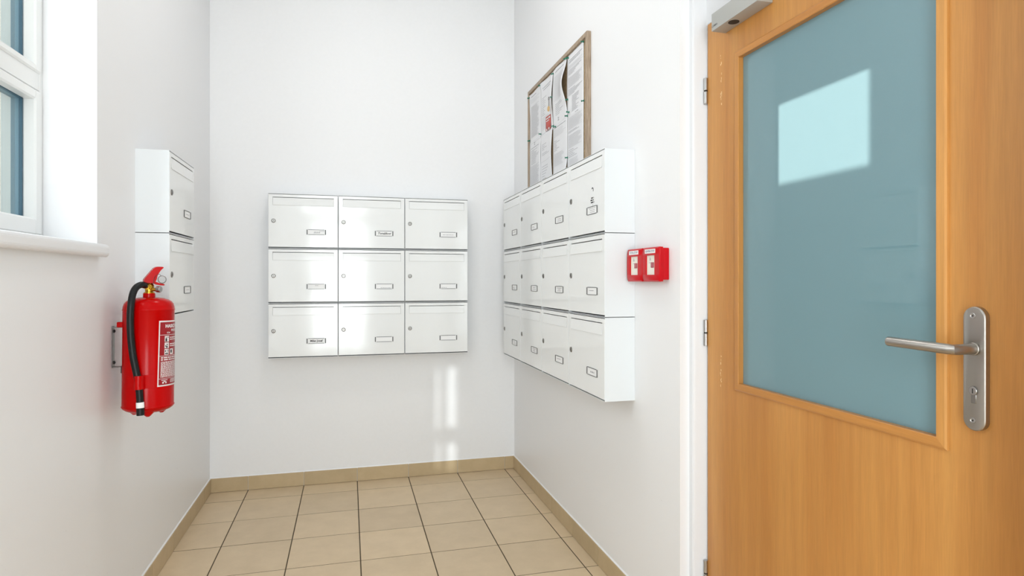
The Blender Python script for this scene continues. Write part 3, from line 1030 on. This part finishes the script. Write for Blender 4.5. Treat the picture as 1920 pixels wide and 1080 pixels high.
# push pins
pin_proto = thing('push_pin', (0, 0, 0), 'green push pin holding sheets on the notice board', 'push pin', 'green push pins')
bm = lathe(new(), [(0, 0.0), (0.0052, 0.0), (0.0052, 0.0012), (0.0028, 0.003), (0.0022, 0.0085), (0.0042, 0.0105), (0.0045, 0.0125), (0, 0.0128)], 16, (0, 0, 0), (-1, 0, 0))
obj('pin_head', bm, 'pin', pin_proto, True)
obj('pin_needle', cyl(new(), (0, 0, 0), (0.009, 0, 0), 0.0006, 6), 'bright_steel', pin_proto)
pins = [(3.4026, 2.2552), (3.1874, 2.263), (2.9712, 2.258), (2.782, 2.2682), (2.7521, 2.2616), (2.5543, 2.264), (2.7566, 2.065), (2.5492, 2.0005),
        (2.7425, 2.0003), (2.7625, 1.9885), (2.9661, 1.9906), (2.9325, 1.9779), (3.1768, 1.9969), (3.3927, 2.0082), (2.761, 1.7896), (2.983, 2.142)]
pin_where = ['at the upper far corner of the board', 'at the top between first and second sheets', 'at the top between second and third sheets',
             'at the top of the curling third sheet', 'at the top of the nearest sheet', 'at the top near corner of the board', 'in the cork gap beside the curling sheet',
             'on the near edge, halfway down', 'below the curling edge, right of a pair', 'below the curling edge, left of a pair', 'beside the red flyer',
             'at the head of the third lower sheet', 'between the first two lower sheets', 'on the far edge, halfway down', 'at the bottom of the third lower sheet', 'holding the key ring']
for i, (y, z) in enumerate(pins):
    p_ = pin_proto if i == 0 else copy_tree(pin_proto)
    p_['label'] = 'green push pin ' + pin_where[i]
    y = min(y, 3.396)
    p_.location = (PX - 0.003, y - 0.008, z - 0.003)
    p_.rotation_euler = (0, random.uniform(-0.3, 0.1), random.uniform(-0.25, 0.25))

# ================================================================== EMERGENCY STOP BOXES
def stop_box(y1, text, label, z0=1.1985, z1=1.3145):
    w = 0.121
    y0 = y1 - w
    org = Vector((R, (y0 + y1) / 2, z0))
    root = thing('stop_button_box', org, label, 'stop button', 'red emergency stop boxes')
    fx = 0.984
    obj('base', box(new(), R - 0.024, R, y0 + 0.004, y1 - 0.004, z0 + 0.006, z1 - 0.004, 0.003, 2), 'red_plastic', root, True, org)
    # barrel-sided lid with a window opening
    lid = new()
    wy0, wy1, wz0, wz1 = y0 + 0.034, y1 - 0.026, z0 + 0.023, z1 - 0.027
    N = 10
    def ring(x, inset, bulge):
        pts_ = []
        for k in range(N + 1):
            t = k / N
            z = z0 + inset + (z1 - z0 - 2 * inset) * t
            pts_.append((x, y1 - inset + bulge * math.sin(PI * t) - (0.004 if k in (0, N) else 0), z))
        for k in range(N + 1):
            t = 1 - k / N
            z = z0 + inset + (z1 - z0 - 2 * inset) * t
            pts_.append((x, y0 + inset - bulge * math.sin(PI * t) + (0.004 if k in (0, N) else 0), z))
        return [lid.verts.new(p) for p in pts_]
    rb, rm, rf = ring(R - 0.022, 0.001, 0.0), ring(fx + 0.004, 0.0, 0.0025), ring(fx, 0.0045, 0.0025)
    n_ = len(rb)
    for a, b in ((rb, rm), (rm, rf)):
        for i in range(n_):
            j = (i + 1) % n_
            lid.faces.new((a[i], a[j], b[j], b[i]))
    lid.faces.new(rb)
    # front face around the window: strips from ring to the window rectangle
    hole = []
    for i in range(n_):
        v = rf[i].co
        yy = min(max(v.y, wy0), wy1) if False else (wy1 if i <= N else wy0)
        zz = min(max(v.z, wz0), wz1)
        hole.append(lid.verts.new((fx, yy, zz)))
    deep = [lid.verts.new((fx + 0.006, v.co.y, v.co.z)) for v in hole]
    for i in range(n_):
        j = (i + 1) % n_
        lid.faces.new((rf[i], rf[j], hole[j], hole[i]))
        lid.faces.new((hole[i], hole[j], deep[j], deep[i]))
    bmesh.ops.remove_doubles(lid, verts=lid.verts, dist=1e-5)
    obj('lid', lid, 'red_plastic', root, True, org)
    cp = obj('instruction_card', box(new(), fx + 0.0045, fx + 0.0058, wy0 - 0.001, wy1 + 0.001, wz0 - 0.001, wz1 + 0.001), 'card_cream', root, False, org)
    cxm = (wy0 + wy1) / 2
    ic = new()
    fl_ = [(0.006, -0.004), (0.004, 0.002), (0.0015, 0.009), (-0.001, 0.003), (-0.006, -0.005), (-0.003, -0.0045), (0.0, 0.0), (0.0025, -0.006)]
    ic.faces.new([ic.verts.new((fx + 0.0042, cxm + 0.006 + a, wz1 - 0.013 + b)) for a, b in fl_])
    for q in scribble(random.Random(3), cxm - 0.018, cxm + 0.014, wz1 - 0.025, 0.0022):
        mapped_quad(ic, lambda u, v: (fx + 0.0042, u, v), *q)
    obj('card_print', ic, 'ink_grey', cp, False, org)
    obj('push_button', box(new(), fx + 0.0028, fx + 0.005, cxm - 0.019, cxm - 0.001, (wz0 + wz1) / 2 - 0.009, (wz0 + wz1) / 2 + 0.009, 0.003, 3), 'pink_button', root, True, org)
    pl = obj('name_strip', box(new(), fx - 0.0008, fx + 0.0005, wy0 - 0.006, wy1 + 0.006, z1 - 0.0205, z1 - 0.0065), 'card', root, False, org)
    tx = new()
    add_text(tx, text_shape(text, 0.0105 if len(text) < 11 else 0.0090, 0.0, 0.0002), lambda u, v: (fx - 0.0011, cxm - u, z1 - 0.0136 + v))
    obj('lettering', tx, M['ink_blue'], pl, False, org)
    return root


M['ink_blue'] = mat('blue_grey_ink', srgb(96, 104, 130), 0.6)
stop_box(2.063, 'TOTAL STOP', 'red emergency stop box lettered TOTAL STOP, next to the mailboxes')
stop_box(1.940, 'CENTRAL STOP', 'red emergency stop box lettered CENTRAL STOP, nearer the door')

# ================================================================== FIRE EXTINGUISHER
EX, EY = -0.6560, 2.318
ER = 0.0768
EZ0, EZ1 = 0.776, 1.104
eo_ = Vector((EX, EY, 0.748))
LEAN = 0.03
ext = thing('fire_extinguisher', eo_, 'red powder fire extinguisher with black hose hung on the left wall', 'fire extinguisher')
ext.rotation_euler = (-LEAN, 0, 0)
CDIR = Vector((0.274, -0.962, 0)).normalized()          # towards the room's middle, where the hose hangs
RDIR = Vector((0.962, 0.274, 0)).normalized()


def ep(a, b, z):
    return Vector((EX, EY, z)) + RDIR * a + CDIR * b


prof = [(0, EZ0 - 0.016), (0.03, EZ0 - 0.0165), (0.052, EZ0 - 0.0135), (0.066, EZ0 - 0.008), (0.0745, EZ0 - 0.0015), (ER + 0.0014, EZ0 + 0.004),
        (ER + 0.0018, EZ0 + 0.006), (ER + 0.0008, EZ0 + 0.0085), (ER, EZ0 + 0.010), (ER, EZ1 - 0.004), (ER + 0.0012, EZ1 - 0.002), (ER + 0.0014, EZ1), (ER + 0.0002, EZ1 + 0.002),
        (ER - 0.0006, EZ1 + 0.010), (0.0735, EZ1 + 0.019), (0.068, EZ1 + 0.027), (0.060, EZ1 + 0.033), (0.045, EZ1 + 0.0385), (0.028, EZ1 + 0.041), (0.020, EZ1 + 0.0415), (0, EZ1 + 0.0415)]
obj('cylinder', lathe(new(), prof, 72, (EX, EY, 0)), 'red', ext, True, eo_)
for k in range(3):
    a = math.radians(-75 + 120 * k)
    p = Vector((EX + 0.046 * math.cos(a), EY + 0.046 * math.sin(a), EZ0 - 0.027))
    obj('foot', lathe(new(), [(0, 0), (0.005, 0.0005), (0.011, 0.006), (0.019, 0.015), (0.022, 0.022)], 20, p), 'red', ext, True, eo_)
NZ = EZ1 + 0.039
obj('neck_collar', lathe(new(), [(0.0, NZ), (0.0185, NZ), (0.0185, NZ + 0.0150), (0.0175, NZ + 0.0160), (0, NZ + 0.0160)], 32, (EX, EY, 0)), 'red', ext, True, eo_)
VZ = NZ + 0.0155
bm = lathe(new(), [(0, VZ), (0.0168, VZ), (0.0168, VZ + 0.003), (0.0125, VZ + 0.005), (0.0125, VZ + 0.014), (0.0145, VZ + 0.016), (0.0145, VZ + 0.027), (0.010, VZ + 0.034), (0, VZ + 0.034)], 24, (EX, EY, 0))
box(bm, EX - 0.012, EX + 0.008, EY - 0.009, EY + 0.009, VZ + 0.016, VZ + 0.040, 0.001)
cyl(bm, ep(0.008, 0.006, VZ + 0.013), ep(0.024, 0.012, VZ + 0.013), 0.006, 16)
cyl(bm, ep(-0.004, 0.006, VZ + 0.022), ep(-0.008, 0.022, VZ + 0.022), 0.009, 18)
obj('valve', bm, 'brass', ext, True, eo_)
obj('pressure_gauge', cyl(new(), ep(0.022, 0.014, VZ + 0.014), ep(0.034, 0.022, VZ + 0.013), 0.0105, 24, bev=0.0015), 'bright_steel', ext, True, eo_)
# squeeze lever: folded red sheet, seen edge-on along the wall
def zy(y):
    return 1.205 - (y - 524.4) * 0.00180
def ax(x):
    return (x - 282.0) / 640.0
def blade(px, w, bev=0.001):
    t = new()
    A_ = [t.verts.new(ep(ax(x), w / 2 + 0.004, zy(y))) for x, y in px]
    B_ = [t.verts.new(ep(ax(x) - 0.004, -w / 2 + 0.004, zy(y) + 0.002)) for x, y in px]
    t.faces.new(A_); t.faces.new(B_[::-1])
    for i in range(len(px)):
        j = (i + 1) % len(px)
        t.faces.new((A_[j], A_[i], B_[i], B_[j]))
    if bev:
        bmesh.ops.bevel(t, geom=t.edges[:], offset=bev, segments=2, affect='EDGES')
    return t
lever_px = [(272.0, 530.5), (272.5, 524.5), (279, 516.5), (290, 503.5), (294, 500.8), (299, 500.0), (308.0, 500.2), (309.5, 501.3), (307.5, 503.2), (303.5, 506.0), (300, 511), (297.5, 517), (296, 524), (292.5, 531.5)]
obj('squeeze_lever', blade(lever_px, 0.026), 'red', ext, True, eo_)
grip_px = [(291, 526), (294, 529.0), (301, 531.5), (309, 532.2), (311.5, 533.5), (310.5, 535.6), (303, 535.2), (294, 533.6), (289.5, 531.5)]
obj('carry_grip', blade(grip_px, 0.022), 'red', ext, True, eo_)
bm = tube(new(), [ep(ax(306 + 7.6 * math.cos(2 * PI * k / 28)), 0.020 + 0.004 * math.sin(2 * PI * k / 28), zy(524 + 7.0 * math.sin(2 * PI * k / 28))) for k in range(28)], 0.0015, 8, True)
obj('safety_pin_ring', bm, 'bracket_steel', ext, True, eo_)
bm = tube(new(), spline([ep(ax(304), 0.019, zy(517.5)), ep(ax(300), 0.019, zy(514)), ep(ax(292), 0.019, zy(520)), ep(ax(289.5), 0.019, zy(533))], 6), 0.0006, 6)
obj('seal_wire', bm, 'dark', ext, True, eo_)
# hose
hose_px = [(274, 535.5, 0.026), (267, 534.5, 0.040), (258, 540, 0.055), (252.0, 552, 0.068), (248.5, 572, 0.078), (246.8, 600, 0.078), (247.5, 630, 0.0785), (250.5, 662, 0.0805), (255.5, 690, 0.0825),
           (259.5, 712, 0.0845), (261.0, 730, 0.0855), (261.8, 750, 0.087), (262.0, 768, 0.088)]
CX_ = [(282.0, 1.18), (275.0, 0.76)]
def hp(x, y, b):
    z = zy(y)
    cx = 282.0
    lean_dx = LEAN * (z - 0.748) * 0.0   # local frame already leans
    # undo the lean of the thing in image space: axis runs from x=276 (bottom) to x=282 (top)
    axis_x = 275.5 + (z - 0.75) / 0.43 * 6.5
    return ep((x - axis_x) / 640.0, b, z)
pts = [hp(*p) for p in hose_px]
obj('hose', tube(new(), spline(pts, 8), 0.0106, 18), 'rubber', ext, True, eo_)
obj('hose_coupling', cyl(new(), ep(-0.008, 0.016, VZ + 0.0225), pts[0] + (pts[1] - pts[0]) * 0.4, 0.0085, 20), 'bright_steel', ext, True, eo_)
nz0, nz1 = pts[-2], pts[-1]
dn = (nz1 - nz0).normalized()
obj('white_band', cyl(new(), nz0 - dn * 0.006, nz0 + dn * 0.012, 0.0118, 24), 'card', ext, True, eo_)
obj('nozzle', cyl(new(), nz0 + dn * 0.012, nz1 + dn * 0.004, 0.0114, 24, bev=0.001), 'rubber', ext, True, eo_)
# red rubber clip that holds the hose against the body
zc0, zc1 = zy(723.5), zy(699)
hc = hp(260, 711, 0.0845)
bm = new()
ang_c = math.atan2((hc - Vector((EX, EY, hc.z))).y, (hc - Vector((EX, EY, hc.z))).x)
def cylpt(r, a, z):
    return Vector((EX + r * math.cos(a), EY + r * math.sin(a), z))
for s in (-1, 1):
    pass
arc = [cylpt(ER + 0.0006, ang_c + math.radians(d), 0) for d in range(-26, 27, 4)]
inner, outer = [], []
for d in range(-30, 31, 3):
    bulge = 0.0255 * math.exp(-(d / 9.5) ** 4)
    inner.append(cylpt(ER - 0.001, ang_c + math.radians(d), 0))
    outer.append(cylpt(ER + 0.0016 + bulge, ang_c + math.radians(d * (1.0 if abs(d) > 14 else 0.95)), 0))
ring_ = [(p.x, p.y) for p in inner] + [(p.x, p.y) for p in reversed(outer)]
prism(bm, ring_, 'z', zc0, zc1)
obj('hose_clip', bm, 'red', ext, True, eo_)
# instruction label wrapped round the body
A0, A1 = ang_c, 0
lab_a0 = math.atan2(CDIR.y, CDIR.x) + math.radians(22)
lab_span = math.radians(128)
LZ1_, LZ0_ = 1.0665, 0.8485
def lf(off):
    return lambda u, v: cylpt(ER + off, lab_a0 + lab_span * u - 0.055 * v, LZ1_ + (LZ0_ - LZ1_) * v)
lab = obj('instruction_label', mapped_quad(new(), lf(0.0006), 0, 1, 0, 1, 40, 2), 'label_white', ext, True, eo_, 'dark red instruction label with white border and print')
bm = mapped_quad(new(), lf(0.0010), 0.022, 0.978, 0.022, 0.978, 40, 2)
obj('label_ground', bm, 'label_red', lab, True, eo_)
bm = new()
F_ = lf(0.0014)
LW = lab_span * ER
LH = LZ1_ - LZ0_
def ltext(s, size, uc, vc, bold=0.0003):
    add_text(bm, text_shape(s, size, 0.0, bold), lambda a, b: F_(uc + a / LW, vc - b / LH))
ltext('HASICÍ PŘÍSTROJ', 0.0150, 0.45, 0.085, 0.0007)
ltext('PRÁŠKOVÝ', 0.0105, 0.42, 0.150)
ltext('6 kg', 0.0080, 0.20, 0.185)
rng = random.Random(11)
for v in (0.215, 0.535, 0.880):
    mapped_quad(bm, F_, 0.022, 0.978, v, v + 0.006, 40, 1)
for i, v in enumerate((0.235, 0.335, 0.435)):
    mapped_quad(bm, F_, 0.115, 0.215, v, v + 0.088, 6, 1)
    if i == 2:
        mapped_quad(bm, F_, 0.245, 0.345, v, v + 0.088, 6, 1)
    else:
        for dv in (0.025, 0.055):
            for q in scribble(rng, 0.24, 0.9, v + dv, 0.016):
                mapped_quad(bm, F_, *q, 2, 1)
for v, h in ((0.565, 0.02), (0.597, 0.02)):
    for q in scribble(rng, 0.05, 0.95, v, h):
        mapped_quad(bm, F_, *q, 3, 1)
v = 0.63
while v < 0.87:
    for q in scribble(rng, 0.05, rng.uniform(0.75, 0.96), v, 0.011):
        mapped_quad(bm, F_, *q, 2, 1)
    v += 0.0175
for q in ((0.07, 0.2, 0.902, 0.912), (0.09, 0.12, 0.93, 0.958), (0.15, 0.18, 0.93, 0.958), (0.115, 0.155, 0.92, 0.935)):
    mapped_quad(bm, F_, *q, 2, 1)
for v in (0.905, 0.925, 0.945):
    for q in scribble(rng, 0.27, 0.8, v, 0.011):
        mapped_quad(bm, F_, *q, 2, 1)
obj('label_print', bm, 'label_white', lab, False, eo_)
bm = new()
F2 = lf(0.0018)
for (u0, u1, v0, v1) in ((0.13, 0.165, 0.275, 0.318), (0.14, 0.155, 0.255, 0.275), (0.175, 0.20, 0.25, 0.262), (0.13, 0.145, 0.375, 0.40), (0.155, 0.19, 0.36, 0.372),
                         (0.15, 0.18, 0.385, 0.418), (0.125, 0.15, 0.455, 0.475), (0.185, 0.20, 0.445, 0.48), (0.13, 0.20, 0.495, 0.512), (0.26, 0.30, 0.45, 0.50)):
    mapped_quad(bm, F2, u0, u1, v0, v1, 2, 1)
obj('pictogram_print', bm, 'ink', lab, False, eo_)
bm = box(new(), EX - ER - 0.010, EX - ER + 0.016, EY - 0.032, EY - 0.006, 1.046, 1.064, 0.002)
obj('hanging_lug', bm, 'red', ext, True, eo_)

# wall bracket carrying it
bo = Vector((L, 2.318, 0.905))
br = thing('wall_bracket', bo, 'zinc steel bracket on the left wall carrying the extinguisher', 'bracket')
bm = new()
yb0, yb1 = 2.300, 2.322
box(bm, L, L + 0.0025, yb0, yb1, 0.912, 1.050, 0.0008)
box(bm, L, L + 0.034, yb0, yb1, 1.0455, 1.048, 0.0008)
box(bm, L, L + 0.028, yb0, yb1, 0.9135, 0.916, 0.0008)
box(bm, L + 0.0262, L + 0.0285, yb0, yb1, 0.895, 0.9155, 0.0006)
obj('bracket_plate', bm, 'bracket_steel', br, False, bo)
for z in (1.0335, 0.929):
    bm = lathe(new(), [(0, 0.0042), (0.003, 0.004), (0.0055, 0.002), (0.0055, 0)], 16, (L + 0.0025, 2.316, z), (1, 0, 0))
    obj('screw_head', bm, 'dark', br, True, bo)
bm = box(new(), L + 0.0285, L + 0.034, yb0, yb1, 0.893, 0.919, 0.001)
obj('rubber_pad', bm, 'rubber', br, False, bo)

# ================================================================== CEILING LAMP (above the frame)
lo_ = Vector((0.13, 2.45, CEIL - 0.075))
lamp = thing('ceiling_lamp', lo_, 'round opal ceiling lamp over the mailbox corner', 'lamp')
obj('lamp_base', lathe(new(), [(0, CEIL), (0.15, CEIL), (0.15, CEIL - 0.02), (0, CEIL - 0.02)], 48, (lo_.x, lo_.y, 0)), 'upvc', lamp, True, lo_)
M['opal'] = mat('opal_glass', (0.9, 0.9, 0.88), 0.3)
M['opal'].node_tree.nodes['Principled BSDF'].inputs['Emission Color'].default_value = (1.0, 0.96, 0.9, 1)
M['opal'].node_tree.nodes['Principled BSDF'].inputs['Emission Strength'].default_value = 1.4
obj('lamp_shade', lathe(new(), [(0.14, CEIL - 0.018), (0.145, CEIL - 0.04), (0.12, CEIL - 0.062), (0.06, CEIL - 0.074), (0, CEIL - 0.076)], 48, (lo_.x, lo_.y, 0)), 'opal', lamp, True, lo_)
area('ceiling_lamp_light', (lo_.x, lo_.y, CEIL - 0.085), (0, 0, -1), 0.3, 0.3, LAMP_W, (1.0, 0.985, 0.975))

# ================================================================== OUTSIDE THE ENTRANCE
# added, unseen: a slotted sheet shapes a spot beam into the back-wall glint
MASK_Y = -3.6
spot_pos = Vector((-1.0, -6.4, 1.0))
def through(x, z):
    t = (MASK_Y - spot_pos.y) / (B - spot_pos.y)
    return spot_pos.x + (x - spot_pos.x) * t, spot_pos.z + (z - spot_pos.z) * t
gx0, gz0 = through(0.5224, 0.02); gx1, gz1 = through(0.6458, 0.6584)
gxm, gzm0 = through(0.585, 0.185); _, gzm1 = through(0.585, 0.290)
go = Vector((gx0, MASK_Y, -0.05))
gate = thing('glint_mask', go, 'dark sheet-steel yard gate with a narrow slot, outside the entrance', 'gate')
bm = plate_hole(new(), (gx0 - 0.35, gx1 + 0.35, -0.05, 1.35), (gx0, gx1, gz0, gz1), (MASK_Y, MASK_Y - 0.002), 'y')
obj('mask_sheet', bm, 'bracket_steel', gate, False, go)
obj('mask_bar', box(new(), gx0 - 0.01, gx1 + 0.01, MASK_Y - 0.006, MASK_Y - 0.003, gzm0, gzm1), 'bracket_steel', gate, False, go)
obj('mask_strip', plate_hole(new(), (gx0 - 0.01, gxm, gz0, gz1), (gx0 - 0.002, gxm - 0.013, gz0 + 0.004, gz1 - 0.004), (MASK_Y - 0.007, MASK_Y - 0.009), 'y'), 'bracket_steel', gate, False, go)
sp = bpy.data.lights.new('glint_spot', 'SPOT')  # spot lamp added outside to throw the glint on the back wall
sp.energy = GLINT_W
sp.spot_size = math.radians(6.5); sp.spot_blend = 0.1
sp.shadow_soft_size = 0.012
spo = bpy.data.objects.new('glint_spot', sp)
COL.objects.link(spo)
spo.location = spot_pos
spo.rotation_euler = (Vector((0.585, B, 0.34)) - spot_pos).to_track_quat('-Z', 'Y').to_euler()
tag(obj('outside_path', box(new(), -4, 4, -9, F - 0.21, -0.12, -0.055), 'ground'), 'paved yard outside the entrance', kind='structure')
